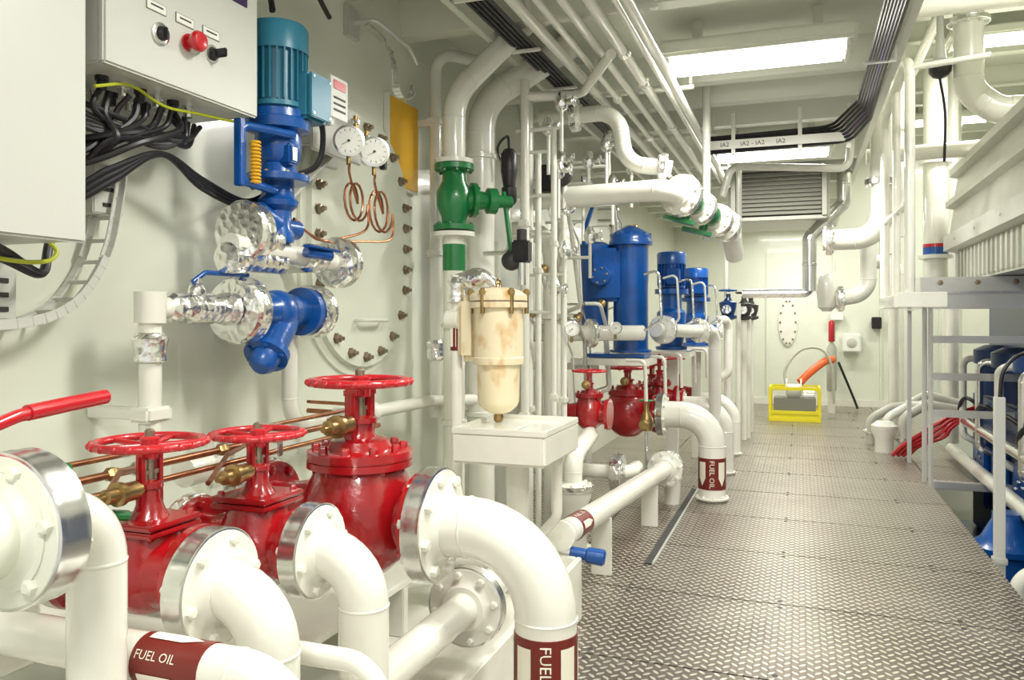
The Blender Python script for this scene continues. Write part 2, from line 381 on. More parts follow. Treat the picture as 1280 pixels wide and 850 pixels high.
b=B('fuel_pipe'); b.tube([(-1.7,1.64,.70),(-.93,1.64,.70),(-.87,1.64,.45),(-.87,1.64,.0)],.026,'white',.1); b.done()
b=B('drain_pipe'); b.tube([(-1.13,1.3,.22),(-1.13,1.55,.47),(-1.13,2.66,.47)],.058,'white',.14,22); b.flange((-1.13,2.66,.47),Y,.142,'white','steel',.024,8)
b.tube([(-1.13,2.68,.47),(-1.13,3.2,.47),(-1.5,3.2,.47)],.058,'white',.14,22);b.done()
for (yy,r,z) in ((6.84,.112,.70),(8.05,.085,.66),(9.2,.07,.62)):
    b=B('fuel_pipe'); b.tube([(-1.1,yy,z),(-.69,yy,z),(-.69,yy,.0)],r,'white',.25,24)
    b.flange((-1.11,yy,z),X,r*1.6,'white','steel',.03,8)
    if r>.1: b.band((-.69,yy,.36),(-.69,yy,.10),r,(.1,-1,0),qs=(.75,-.75,1.6,-1.6,2.4,-2.4))
    b.flange((-.69,yy,.015),Z,r*1.25,'white',None,.015,8,both=False); b.done()
b=B('manifold_header'); b.tube([(-1.85,.6,.70),(-1.85,3.0,.70)],.075,'white')
for y,z,r in ((1.456,.925,.06),(1.848,.885,.06),(2.395,.835,.09)):
    b.tube([(-1.6,y,z),(-1.85,y,z),(-1.85,y,.70)],r,'white',.1); b.flange((-1.64 if r<.08 else -1.80,y,z),X,r*1.9,'white','foil',.02,8)
b.lathe((-1.9,2.2,1.0),Y,[(0,.05),(.01,.1),(.04,.1),(.05,.06)],'foil',28); b.tube([(-1.9,2.1,1.0),(-1.9,2.3,1.0),(-1.9,2.3,.7)],.05,'white',.1)
b.done()
b=B('instrument_tubing')
for dx,dz,r in ((0,1.09,.011),(.03,1.05,.009),(-.03,1.13,.008)):
    b.tube([(-1.72+dx,.9,dz),(-1.72+dx,3.05,dz),(-2.1,3.1,dz)],r,'copper',.05)
b.tube([(-1.5,1.40,1.08),(-1.6,1.55,1.12),(-1.72,1.75,1.09)],.007,'copper',.04)
b.tube([(-1.5,1.75,1.06),(-1.6,1.95,1.1),(-1.72,2.2,1.09)],.007,'copper',.04)
for y in (1.2,1.7,2.3,2.8): b.box((-1.72,y,1.09),(.11,.03,.11),'steel')
for y in (1.35,1.62,2.05,2.2,2.65): b.lathe((-1.72,y,1.09),Y,[(0,.014),(.01,.02),(.03,.02),(.04,.014)],'brass',6)
b.cable([(-1.40,1.22,1.2),(-1.45,1.26,1.16),(-1.46,1.30,1.09),(-1.42,1.4,1.06)],.012,'green'); b.done()
# ------------------------------------------------------------------ electric cabinets
def cabinet(name,x0,x1,y0,y1,z0,z1):
    b=B(name); b.bb(x0,x1-.025,y0,y1,z0,z1,'box',.006); b.bb(x1-.022,x1,y0-.004,y1+.004,z0-.004,z1+.004,'box',.008); return b
b=cabinet('electrical_cabinet',-2.19,-1.80,.75,1.63,1.71,3.1)
for y in (1.15,1.45): b.lathe((-1.98,y,1.71),-Z,[(0,.022),(.01,.022),(.012,.016),(.035,.016)],'black',12)
b.done()
b=cabinet('control_box',-2.19,-1.85,1.74,2.415,2.235,3.1)
xf=-1.85
def knob(y,z,c,r=.022,l=.03): b.lathe((xf,y,z),X,[(0,r*1.25),(.006,r*1.25),(.007,r*1.05),(.014,r),(l,r*.95),(l+.003,r*.8)],c,24)
b.lathe((xf,1.944,2.378),X,[(0,.034),(.008,.034),(.01,.028)],'steel',24); knob(1.944,2.378,'black',.022,.02); b.box((xf+.026,1.944,2.378),(.012,.01,.036),'black')
b.lathe((xf,2.065,2.39),X,[(0,.028),(.008,.028),(.009,.018),(.03,.018),(.032,.03),(.045,.034),(.056,.028),(.06,.015)],'redw',24)
b.lathe((xf,2.085,2.39),X,[(0,.032),(.01,.032)],'steel',24)
knob(2.175,2.388,'black',.018,.02); b.box((xf+.04,2.175,2.388),(.045,.012,.03),'black'); b.lathe((xf,2.175,2.388),X,[(0,.03),(.006,.03)],'steel',24)
for y in (1.93,2.05,2.17):
    b.box((xf+.0015,y,2.455),(.003,.080,.031),'dgrey',None,0); b.box((xf+.002,y,2.455),(.005,.076,.027),'face',None,.001); b.box((xf+.005,y,2.457),(.001,.05,.005),'dark',None,0)
b.box((xf+.0015,1.93,2.53),(.003,.095,.035),'dgrey',None,0); b.box((xf+.002,1.93,2.53),(.005,.09,.03),'face',None,.001); b.box((xf+.005,1.93,2.53),(.001,.06,.006),'dark',None,0)
b.box((xf+.002,2.29,2.63),(.004,.13,.045),'purple',None,.001)
for i,y in enumerate((1.85,1.93,2.0,2.07,2.14,2.21)):
    for xx in (-2.1,-1.98): b.lathe((xx,y,2.235),-Z,[(0,.02),(.015,.02),(.017,.015),(.04,.014)],'steel' if i%2 else 'black',10)
b.done()
b=B('cable_bundle')
for k in range(9):
    j=lambda a:random.uniform(-a,a)
    y=1.85+.045*k
    b.cable([(-1.98+j(.02),y,2.20),(-1.97+j(.03),y-.02,2.13+j(.02)),(-1.98+j(.03),1.93+j(.06),2.07+j(.03)),(-2.05+j(.03),1.80+j(.04),2.02+j(.05)),(-2.13,1.72,2.08+j(.06)),(-2.15,1.66,2.2)],.009+.003*(k%2),'black')
for k in range(6):
    b.cable([(-2.05,2.2+.03*k,2.2),(-2.0,2.22+j(.03),2.12+j(.02)),(-1.98,2.05+j(.04),2.09+j(.03)),(-2.0,1.86,2.11+j(.04)),(-2.1,1.7,2.15+j(.06))],.009,'dark' if k%2 else 'black')
for k in range(3):
    b.cable([(-2.1,1.68,2.0-.03*k),(-2.06,1.80,1.90-.02*k),(-2.02,1.92,1.97-.02*k),(-1.99,2.1,2.05),(-2.0,2.3,2.0-.015*k),(-1.98,2.5,1.95-.01*k),(-1.95,2.62,2.0),(-1.93,2.75,2.1)],.011,'black')
b.cable([(-1.9,1.75,2.17),(-1.92,1.9,2.215),(-1.93,2.05,2.19),(-1.92,2.2,2.2),(-1.9,2.38,2.21)],.005,'yg')
for k in range(3): b.cable([(-2.0+.03*k,1.45,1.70),(-2.0,1.56,1.66+.01*k),(-2.0,1.66,1.63),(-2.02,1.70,1.70),(-2.04,1.74,1.85),(-2.1,1.72,2.0)],.013,'black')
b.cable([(-1.9,1.3,1.68),(-1.92,1.5,1.655),(-1.93,1.62,1.66),(-1.94,1.66,1.69),(-1.95,1.64,1.72)],.006,'yg')
b.cable([(-2.05,3.2,2.9),(-2.0,2.9,3.0),(-1.98,2.65,2.95),(-1.93,2.61,2.7)],.012,'black'); b.cable([(-2.1,2.75,3.15),(-2.0,2.62,3.0),(-1.92,2.60,2.7)],.012,'black')
b.cable([(-1.86,2.72,2.33),(-1.85,2.83,2.3),(-1.88,2.85,2.15),(-1.95,2.75,2.08),(-2.02,2.6,2.02)],.012,'black')
b.done()
b=B('cable_ladder')
P=smooth_path([(-2.12,2.02,2.0),(-2.12,2.0,1.88),(-2.12,1.95,1.70),(-2.12,1.83,1.55),(-2.12,1.64,1.49),(-2.12,1.3,1.49)],5)
for i in range(len(P)-1):
    b.beam(P[i]+V((.04,0,0)),P[i+1]+V((.04,0,0)),.03,.006,'box',.001); b.beam(P[i]+V((-.05,0,0)),P[i+1]+V((-.05,0,0)),.03,.006,'box',.001)
    b.beam(P[i]+V((.055,0,0)),P[i+1]+V((.055,0,0)),.004,.03,'box',.001)
    if i%2==0: b.box((P[i]+P[i+1])/2,(.10,.012,.012),'box')
b.bb(-2.2,-2.09,1.42,1.66,1.50,1.64,'box',.004)
for z in (1.53,1.57,1.61):
    for y in (1.47,1.54,1.61): b.box((-2.088,y,z),(.004,.045,.014),'dark',None,.001)
b.bb(-2.2,-2.1,1.93,2.05,1.84,2.0,'box',.004)
for z in (1.87,1.92,1.97): b.box((-2.098,1.99,z),(.006,.05,.012),'dark',None,.001)
b.done()
# ------------------------------------------------------------------ vertical pump with electric motor
def motor(b,x,y,z0,z1,r,m,n=26):
    H=z1-z0
    b.lathe((x,y,z0),Z,[(0,r*.8),(.012,r*.98),(.03,r*.98),(.034,r*.86),(H*.66,r*.86),(H*.665,r*1.04),(H*.93,r*1.04),(H*.98,r*.96),(H,r*.7)],m,36)
    for k in range(n):
        a=2*pi*k/n; d=V((math.cos(a),math.sin(a),0)); R=Matrix.Rotation(a,3,'Z')
        b.box(V((x,y,z0+.03+H*.31))+d*r*.92,(r*.2,.006,H*.60),m,R,.001)
    for k in range(14):
        a=2*pi*k/14; d=V((math.cos(a),math.sin(a),0)); b.box(V((x,y,z1+.0005))+d*r*.45,(r*.5,.008,.002),'dark',Matrix.Rotation(a,3,'Z'),0)
x,y=-1.904,2.61
b=B('vertical_pump'); motor(b,x,y,2.30,2.64,.112,'teal')
b.bb(x+.04,x+.15,y-.02,y+.13,2.27,2.45,'teal',.012); b.bb(x+.15,x+.162,y-.015,y+.125,2.275,2.445,'teal',.004)
for q in ((0,2.29),(0,2.43),(.11,2.29),(.11,2.43)): b.lathe((x+.162,y+q[0],q[1]),X,[(0,.006),(.004,.005)],'steel',8)
b.lathe((x,y,2.03),Z,[(0,.115),(.004,.12),(.028,.12),(.03,.08),(.07,.07),(.09,.085),(.15,.09),(.19,.085),(.2,.12),(.235,.125),(.24,.12),(.27,.118)],'blue',36)
b.bolts((x,y,2.265),-Z,.105,8,'bolt',.008,.01); b.bolts((x,y,2.058),Z,.1,8,'bolt',.008,.01)
b.box((x+.07,y-.03,2.13),(.05,.05,.08),'blue',None,.008); b.box((x+.098,y-.03,2.13),(.003,.03,.05),'steel',None,0)
b.lathe((x,y,1.80),Z,[(0,.06),(.03,.065),(.06,.05),(.12,.052),(.14,.075),(.16,.078),(.18,.062),(.23,.06)],'blue',32)
b.cyl((x,y,1.86),(x,y-.13,1.90),.045,'blue'); b.cyl((x,y,1.86),(x,y+.12,1.86),.04,'blue')
b.tube([(x+.1,y-.04,2.2),(x+.02,y-.24,2.20),(x+.02,y-.24,2.0),(x+.03,y-.06,1.99)],.016,'blue',.03)
b.beam((x+.02,y-.25,2.22),(x+.02,y-.25,1.98),.03,.03,'blue')
for k in range(12): b.torus((x+.05,y-.20,2.0+.013*k),Z,.016,.0045,'yellow',16,6)
b.bb(x+.10,x+.11,y+.20,y+.33,2.33,2.50,'box',.002); b.bb(x+.111,x+.113,y+.22,y+.31,2.45,2.485,'redw',.0)
for z in (2.36,2.385,2.41): b.bb(x+.111,x+.112,y+.22,y+.31,z,z+.008,'dark',0)
b.bb(x+.0,x+.10,y+.2,y+.24,2.3,2.46,'box',.004); b.done()
b=B('foil_wrapped_pipe')
b.tube([(-1.9,2.33,1.77),(-1.9,3.05,1.75),(-2.19,3.05,1.75)],.04,'white',.08)
b.lathe((-1.9,2.37,1.82),Y,[(0,.05),(.004,.105),(.02,.115),(.05,.108),(.07,.115),(.085,.1),(.09,.06)],'foil',32)
b.lathe((-1.9,2.47,1.80),Y,[(0,.055),(.04,.06),(.08,.05),(.11,.055)],'foil',24)
b.lathe((-1.9,2.30,1.72),Y,[(0,.03),(.01,.055),(.10,.055),(.12,.045),(.32,.043),(.33,.03)],'foil',24)
b.lathe((-1.9,2.98,1.75),Y,[(0,.06),(.005,.10),(.03,.112),(.055,.105),(.08,.11),(.09,.07)],'foil',32)
b.lathe((-1.9,2.76,1.755),Y,[(0,.045),(.03,.06),(.12,.06),(.15,.045)],'foil',24)
b.cyl((-1.84,2.70,1.77),(-1.80,2.82,1.76),.022,'blue'); b.beam((-1.81,2.66,1.79),(-1.79,2.86,1.78),.035,.01,'blue'); b.done()
xs=-1.95
b=B('strainer_pipe'); b.tube([(xs,2.01,.90),(xs,2.01,1.54),(xs,2.38,1.54)],.035,'white',.05)
b.lathe((xs,2.01,1.36),Z,[(0,.03),(.01,.052),(.05,.05),(.08,.056),(.1,.04)],'foil',20); b.lathe((xs,2.01,1.49),Z,[(0,.048),(.1,.05)],'white',20)
b.box((xs,2.01,1.20),(.09,.11,.05),'white',None,.01); b.box((xs-.12,2.01,1.20),(.25,.04,.04),'white')
b.lathe((xs,2.08,1.54),Y,[(0,.037),(.02,.05),(.05,.045),(.08,.052),(.12,.055),(.15,.048),(.2,.055),(.24,.05),(.28,.06),(.31,.06)],'foil',24)
b.lathe((xs,2.40,1.535),Y,[(0,.06),(.004,.115),(.02,.125),(.05,.118),(.075,.125),(.085,.1)],'foil',36)
b.cyl((xs,2.22,1.57),(xs,2.22,1.645),.014,'steel'); b.tube([(xs,2.20,1.63),(xs+.01,2.25,1.665),(xs+.03,2.45,1.665)],.009,'blue',.03); b.sph((xs,2.22,1.60),.03,'foil')
b.lathe((xs,2.86,1.535),Y,[(0,.07),(.004,.105),(.03,.115),(.06,.105),(.08,.112),(.09,.06)],'foil',32)
b.tube([(xs,2.92,1.535),(xs,3.05,1.535),(-2.19,3.05,1.535)],.04,'white',.06); b.done()
b=B('y_strainer'); b.lathe((xs,2.48,1.535),Y,[(0,.1),(.03,.1),(.035,.06),(.12,.072),(.25,.072),(.34,.06),(.345,.1),(.375,.1)],'blue',32)
d=V((.05,-.25,-.24)).normalized(); b.lathe(V((xs,2.74,1.55)),d,[(0,.06),(.1,.068),(.2,.064),(.24,.066),(.245,.085),(.275,.085),(.28,.06),(.32,.05),(.34,.03)],'blue',28)
b.bolts(V((xs,2.74,1.55))+d*.275,d,.07,6,'blue',.009,.012)
b.sph((xs,2.66,1.53),.09,'blue'); b.done()
# ------------------------------------------------------------------ manhole cover
b=B('manhole_cover'); yc,zc,R,H=3.71,1.91,.50,.16
def obr(r,n=20):
    o=[]
    for k in range(n+1): a=pi*k/n; o.append((yc+r*math.cos(a),zc+H+r*math.sin(a)))
    for k in range(n+1): a=pi+pi*k/n; o.append((yc+r*math.cos(a),zc-H+r*math.sin(a)))
    return o
def plate(r0,r1,x0,x1):
    A=obr(r0);Bq=obr(r1);n=len(A); vs=[(x0,p[0],p[1]) for p in A]+[(x1,p[0],p[1]) for p in Bq]
    b.add(vs,[[i,(i+1)%n,n+(i+1)%n,n+i] for i in range(n)]+[[n+i for i in range(n)]],'wall')
plate(R+.05,R+.045,-2.199,-2.185); plate(R,R-.004,-2.185,-2.155)
rr=R-.055; per=[(yc+rr,zc+t) for t in (-.12,0,.12)]+[(yc-rr,zc+t) for t in (-.12,0,.12)]
for k in range(9): a=pi*(k+.5)/9; per+=[(yc+rr*math.cos(a),zc+H+rr*math.sin(a)),(yc+rr*math.cos(a),zc-H-rr*math.sin(a))]
for p in per: b.lathe((-2.156,p[0],p[1]),X,[(0,.030),(.004,.030),(.005,.022),(.024,.022),(.026,.012),(.045,.011)],'bolt',6)
b.tube([(-2.155,3.60,1.5),(-2.10,3.60,1.5),(-2.10,3.86,1.5),(-2.155,3.86,1.5)],.011,'white',.03)
b.tube([(-2.155,3.60,2.35),(-2.10,3.60,2.35),(-2.10,3.86,2.35),(-2.155,3.86,2.35)],.011,'white',.03)
b.done()
b=B('support_bracket'); b.beam((-2.15,3.35,2.3),(-1.96,2.75,2.0),.06,.012,'box'); b.bb(-2.2,-2.14,3.3,3.42,2.24,2.36,'box'); b.done()
def gauge(b,c,n,r):
    n=V(n).normalized(); c=V(c); b.lathe(c-n*.025,n,[(0,r*.8),(.004,r),(.03,r),(.034,r*1.06),(.04,r*1.06),(.042,r*.92),(.038,r*.9)],'steel',36)
    b.lathe(c+n*.0135,n,[(0,r*.9),(.001,r*.9)],'face',32); _,u,w=frame(n)
    for k in range(11):
        a=-.8+ (2*pi-1.5)*k/10+pi/2; d=u*math.cos(a)+w*math.sin(a); b.beam(c+n*.016+d*r*.66,c+n*.016+d*r*.82,.003,.001,'dark',0)
    b.beam(c+n*.017-u*r*.1,c+n*.017+(u*.8+w*.5)*r*.6,.004,.001,'black',0); b.cyl(c+n*.015,c+n*.019,r*.09,'black',seg=10)
    b.cyl(c-n*.01-Z*r*.9,c-n*.01-Z*(r+.04),.01,'brass')
b=B('pressure_gauge_panel'); gauge(b,(-1.90,3.12,2.30),(.55,-.8,0),.066); gauge(b,(-1.85,3.26,2.275),(.55,-.8,0),.066)
b.bb(-2.03,-2.01,3.0,3.42,2.25,2.50,'box',.006); b.bb(-2.2,-2.02,3.1,3.14,2.3,2.35,'box'); b.bb(-2.2,-2.02,3.34,3.38,2.3,2.35,'box')
for i,(yy,zz) in enumerate(((3.05,2.43),(3.17,2.45),(3.29,2.43),(3.39,2.38))):
    b.lathe((-2.01,yy,zz),X,[(0,.012),(.02,.012),(.022,.02),(.04,.02),(.045,.012),(.06,.012)],'steel',12); b.cyl((-1.965,yy,zz-.03),(-1.965,yy,zz+.03),.012,'brass')
b.box((-1.88,3.40,2.25),(.03,.03,.06),'black')
def coil(c,R,n,down):
    P=[]
    for k in range(n*16+1):
        a=2*pi*k/16; P.append(V(c)+V((.016*k/16,R*.8*math.cos(a)+.02*k/16,R*math.sin(a))))
    return P
for (c,top,R) in (((-1.93,3.18,2.04),(-1.895,3.12,2.2),.085),((-1.88,3.32,2.01),(-1.845,3.26,2.17),.095)):
    P=coil(c,R,2,0); b.cable([top,(top[0],top[1],top[2]-.05),P[0]],.006,'copper'); b.sweep(P,.006,'copper',8)
    b.cable([P[-1],P[-1]+V((0,-.02,-.12)),(c[0],c[1]-.10,1.86),(-1.92,2.95,1.84),(-1.9,2.8,1.86),(-1.88,2.68,1.90)],.006,'copper')
b.done()
b=B('lifting_hook'); P=smooth_path([(-2.1,3.62,3.02),(-2.05,3.72,2.96),(-2.0,3.72,2.86),(-2.0,3.74,2.74),(-2.0,3.82,2.68),(-2.0,3.92,2.72),(-2.0,3.95,2.78)],5)
for i in range(len(P)-1): b.beam(P[i],P[i+1],.045,.010,'steel',.001)
b.tube([(-2.2,3.62,3.04),(-2.05,3.62,3.04),(-2.0,3.9,2.98),(-2.0,4.0,2.92)],.012,'alu',.04); b.bb(-2.2,-2.17,3.56,3.68,2.96,3.12,'alu'); b.done()
b=B('warning_plate'); b.bb(-2.2,-2.165,3.98,4.35,2.25,2.78,'white',.003); b.bb(-2.165,-2.16,3.995,4.335,2.265,2.765,'yellow',.001); b.done()
# ------------------------------------------------------------------ vertical pipes
def clamp(b,x,y,z,r,m='white'): b.box((x,y,z),(r*2.5,r*2.9,.05),m,None,.01)
b=B('vent_pipe'); x,y=-2.05,4.35
b.tube([(x,y,.92),(x,y,3.10),(x+.22,y+.30,3.10)],.036,'white',.12)
for z in (1.9,2.68): clamp(b,x,y,z,.036)
b.box((-2.13,y,2.68),(.14,.05,.04),'white'); b.lathe((x,y,1.26),Z,[(0,.04),(.02,.055),(.06,.05),(.1,.055),(.12,.04)],'foil',20); b.done()
b=B('riser_pipe'); x,y=-1.86,4.19
b.tube([(x,y,.0),(x,y,2.0)],.062,'white'); b.lathe((x,y,1.78),Z,[(0,.063),(.001,.065),(.15,.065),(.151,.063)],'green',28)
b.lathe((x,y,1.97),Z,[(0,.06),(.005,.12),(.03,.12),(.035,.06)],'white',28)
b.tube([(x,y,2.40),(x,y,2.78),(x+.42,y+.30,3.33)],.065,'white',.32); b.lathe((x,y,2.385),Z,[(0,.06),(.005,.11),(.03,.11),(.035,.06)],'white',28)
for z in (1.45,.9): b.lathe((x,y,z),Z,[(0,.062),(.005,.075),(.03,.075),(.035,.062)],'white',24)
b.done()
b=B('isolating_valve'); b.lathe((x,y,2.01),Z,[(0,.12),(.03,.12),(.035,.07),(.08,.075),(.14,.10),(.22,.10),(.28,.07),(.34,.065),(.345,.115),(.375,.115)],'green',36)
b.bolts((x,y,2.04),Z,.1,8,'green',.011,.016); b.bolts((x,y,2.355),-Z,.095,8,'green',.011,.016)
d=V((.75,.62,0)).normalized(); c=V((x,y,2.19)); b.lathe(c,d,[(0,.085),(.09,.075),(.1,.10),(.125,.10),(.13,.06),(.19,.05),(.2,.075),(.25,.075),(.26,.04),(.33,.03)],'green',28)
b.bolts(c+d*.125,d,.08,6,'green',.011,.014)
e=c+d*.30; b.beam(e+V((0,0,.06)),e+V((.03,.05,-.30)),.045,.016,'green'); b.cyl(e-d*.02,e+d*.05,.035,'green'); b.sph(e+V((.03,.05,-.34)),.06,'dark'); b.done()
b=B('riser_pipe'); x,y=-1.877,4.64
b.tube([(x,y,.0),(x,y,2.85),(x+.46,y+.42,3.30)],.088,'white',.35,24)
for z in (.9,1.7,2.5): b.lathe((x,y,z),Z,[(0,.088),(.004,.1),(.03,.1),(.034,.088)],'white',24)
b.bb(-2.2,x-.05,y-.02,y+.02,2.46,2.56,'white'); b.done()
b=B('level_switch'); b.lathe((-1.62,4.45,2.18),Z,[(0,.03),(.02,.045),(.1,.045),(.11,.035),(.2,.05),(.3,.05),(.33,.03)],'black',20); b.cable([(-1.62,4.45,2.5),(-1.65,4.5,2.6),(-1.75,4.6,2.55),(-1.7,4.65,2.4)],.008,'black')
b.tube([(-1.62,4.45,2.2),(-1.62,4.45,1.9),(-1.8,4.5,1.9)],.015,'steel'); b.done()
b=B('control_actuator'); b.box((-1.53,4.42,1.9),(.10,.09,.13),'black',None,.01); b.cyl((-1.53,4.42,1.96),(-1.53,4.42,2.03),.03,'dark'); b.cyl((-1.53,4.42,1.7),(-1.53,4.42,1.85),.025,'steel'); b.done()
b=B('low_bore_pipe')
b.tube([(-2.02,2.85,1.45),(-2.02,2.85,1.05),(-2.02,4.2,1.03),(-1.82,4.75,1.0),(-1.82,4.75,2.0)],.034,'white',.12)
b.lathe((-2.02,3.5,1.04),Y,[(0,.034),(.01,.05),(.05,.05),(.06,.034)],'white',16)
b.done()
# ------------------------------------------------------------------ fuel filter + drip tray
x,y=-1.365,3.60
b=B('fuel_filter'); b.lathe((x,y,1.05),Z,[(0,.03),(.012,.06),(.035,.088),(.06,.1),(.20,.102),(.235,.105),(.24,.122),(.262,.124),(.27,.124),(.275,.119),(.51,.119)],'enamel',40)
b.lathe((x,y,1.555),Z,[(0,.13),(.005,.14),(.03,.14),(.032,.137),(.036,.137),(.038,.14),(.062,.14),(.07,.13),(.085,.11),(.1,.06)],'enamel',40)
b.lathe((x,y,1.586),Z,[(0,.1405),(.006,.1405)],'bolt',40)
for k in range(6):
    a=2*pi*k/6+.3; p=V((x+.135*math.cos(a),y+.135*math.sin(a),1.53)); b.cyl(p,p+V((0,0,.12)),.011,'brass',seg=12); b.lathe(p+V((0,0,.09)),Z,[(0,.017),(.02,.017)],'brass',6)
b.lathe((x,y,1.01),Z,[(0,.015),(.01,.024),(.03,.024),(.04,.02),(.06,.02)],'brass',12); b.torus((x,y,1.67),X,.025,.006,'brass',20,8)
b.bb(x-.2,x-.09,y-.06,y+.06,1.30,1.62,'enamel',.03); b.bb(x-.25,x-.2,y-.03,y+.03,1.36,1.56,'creamp',.01)
b.cyl((x-.2,y,1.5),(x-.27,y,1.5),.05,'white'); b.done()
b=B('filter_feed_pipe'); b.tube([(x-.22,y,1.72),(x-.22,y,.0)],.028,'white'); b.lathe((x-.22,y,1.35),Z,[(0,.029),(.002,.031),(.12,.031),(.122,.029)],'brown',20)
b.lathe((x-.22,y,1.58),Z,[(0,.03),(.01,.05),(.06,.045),(.1,.05),(.13,.03)],'foil',20); b.lathe((x-.18,y,1.70),X,[(0,.04),(.05,.045),(.10,.035)],'foil',20)
b.tube([(x-.22,y,1.70),(x-.1,y+.02,1.74),(x-.02,y+.04,1.66)],.025,'foil'); b.done()
b=B('drip_tray'); x0,x1,y0,y1,z0,z1=-1.46,-1.02,3.25,3.80,.865,1.005
b.bb(x0,x1,y0,y1,z0,z1,'white',.012)
for a in ((x0+.002,x0+.02,y0+.021,y1-.021),(x1-.02,x1-.002,y0+.021,y1-.021),(x0+.002,x1-.002,y0+.002,y0+.02),(x0+.002,x1-.002,y1-.02,y1-.002)): b.bb(*a,z1-.01,z1+.02,'white',.004)
b.bb(x0+.22,x0+.27,y0+.05,y0+.3,z1+.001,z1+.012,'white',.003)
b.tube([(-1.25,3.55,z0),(-1.25,3.55,.22)],.055,'white'); b.tube([(-1.1,3.7,z0),(-1.1,3.7,.55),(-1.3,3.85,.35)],.024,'white'); b.done()
# ------------------------------------------------------------------ service pipes column
b=B('service_pipes')
def vp(u,v,z0,z1,r): b.tube([(u,v,z0),(u,v,z1)],r,'white'); [clamp(b,u,v,z,r) for z in (z0+.3*(z1-z0),z0+.7*(z1-z0))]
vp(-1.62,4.74,0,3.0,.028); vp(-1.60,4.95,0,2.6,.02); vp(-1.72,5.1,0,3.0,.035); vp(-1.5,5.2,.3,2.5,.022); vp(-1.45,4.8,.3,2.7,.018)
b.tube([(-1.6,5.27,.0),(-1.6,5.27,2.12),(-1.9,5.27,2.12)],.065,'white',.2)
b.lathe((-1.6,5.27,1.5),Z,[(0,.066),(.01,.1),(.04,.1),(.05,.066)],'white',24)
b.tube([(-1.62,4.74,2.9),(-1.3,4.9,2.92),(-.95,4.2,2.92)],.028,'white',.1)
b.tube([(-1.9,5.6,0),(-1.9,5.6,3.05)],.05,'white'); b.tube([(-1.75,6.0,0),(-1.75,6.0,2.9)],.04,'white')
b.done()
b=B('small_bore_tubing')
for k in range(22):
    y=4.85+.13*k; x=-1.75+random.uniform(-.1,.2); z=random.uniform(1.3,2.75); r=random.choice((.009,.012,.016))
    b.tube([(x,y,z),(x+.15,y,z),(x+.15,y+random.uniform(.1,.3),z-random.uniform(.1,.2)),(x+.15,y+.35,z-.7),(x,y+.4,z-.75)],r,'white' if k%3 else 'steel',.04,10,False)
    b.lathe((x+.15,y+.04,z),Y,[(0,r),(.01,r*2),(.04,r*2.2),(.05,r)],'foil' if k%2 else 'brass',10)
for (x,y,z) in ((-1.5,4.85,2.72),(-1.45,4.9,2.45),(-1.5,5.0,2.2),(-1.45,5.05,1.95),(-1.4,4.8,2.85),(-1.38,5.4,2.6),(-1.3,5.6,2.75),(-1.42,5.6,2.1),(-1.3,5.8,2.5),(-1.48,4.9,1.7),(-1.6,5.5,2.65),(-1.55,5.9,2.4),(-1.7,5.8,2.7),(-1.35,5.9,2.85),(-1.2,6.0,2.65)):
    b.lathe((x,y,z-.05),Z,[(0,.02),(.02,.04),(.06,.045),(.1,.03),(.12,.02)],'foil',16); b.cyl((x,y,z),(x+.08,y-.03,z),.02,'foil'); b.torus((x+.09,y-.035,z),X,.03,.006,'steel',20,8); b.cyl((x,y,z-.3),(x,y,z-.04),.012,'white'); b.cyl((x,y,z-.15),(x-.3,y,z-.15),.012,'white')
b.bb(-1.46,-1.45,5.5,5.8,2.45,2.52,'black',.002); b.bb(-1.449,-1.448,5.53,5.77,2.475,2.495,'face',0)
b.done()
b=B('electric_actuator'); b.lathe((-1.5,5.1,2.45),(.4,-.9,0),[(0,.06),(.02,.075),(.08,.075),(.1,.06)],'black',24); b.box((-1.6,5.15,2.45),(.12,.1,.18),'black',None,.01); b.done()
b=B('pressure_gauge'); gauge(b,(-1.43,5.15,1.44),(.4,-.9,0),.05); b.done()
b=B('pressure_gauge'); gauge(b,(-1.3,5.9,1.44),(.4,-.9,0),.045); b.done()
b=B('crossover_pipe'); b.tube([(-1.75,5.25,2.33),(-.80,5.25,2.35),(-.50,6.3,2.17),(-.48,6.5,2.0)],.072,'white',.13,22)
d=V((.30,1.05,-.18)).normalized(); c=V((-.74,5.40,2.33))
for t,R,m in ((0,.14,'foil'),(.30,.12,'foil'),(.62,.12,'foil'),(.78,.12,'foil')):
    b.flange(c+d*t,d,R,'white',m,.03,8)
b.tube([(-1.7,5.3,2.90),(-1.15,5.3,2.90),(-1.10,5.3,2.55),(-.8,5.35,2.5)],.055,'white',.16,22)
b.flange((-1.45,5.3,2.90),X,.11,'white','foil',.025,8); b.flange((-.86,5.34,2.51),(1,.15,-.1),.10,'white','foil',.02,8); b.done()
b=B('green_ball_valve')
for t in (.15,.46):
    p=c+d*t; b.lathe(p-d*.08,d,[(0,.07),(.05,.085),(.11,.085),(.16,.07)],'green',24); b.cyl(p,p+V((-.05,0,-.14)),.03,'green'); b.beam(p+V((-.18,-.05,-.10)),p+V((.02,0,-.15)),.06,.03,'green')
b.done()
b=B('pipe_hanger'); b.tube([(-.66,6.14,2.1),(-.66,6.14,3.34)],.03,'white'); b.done()
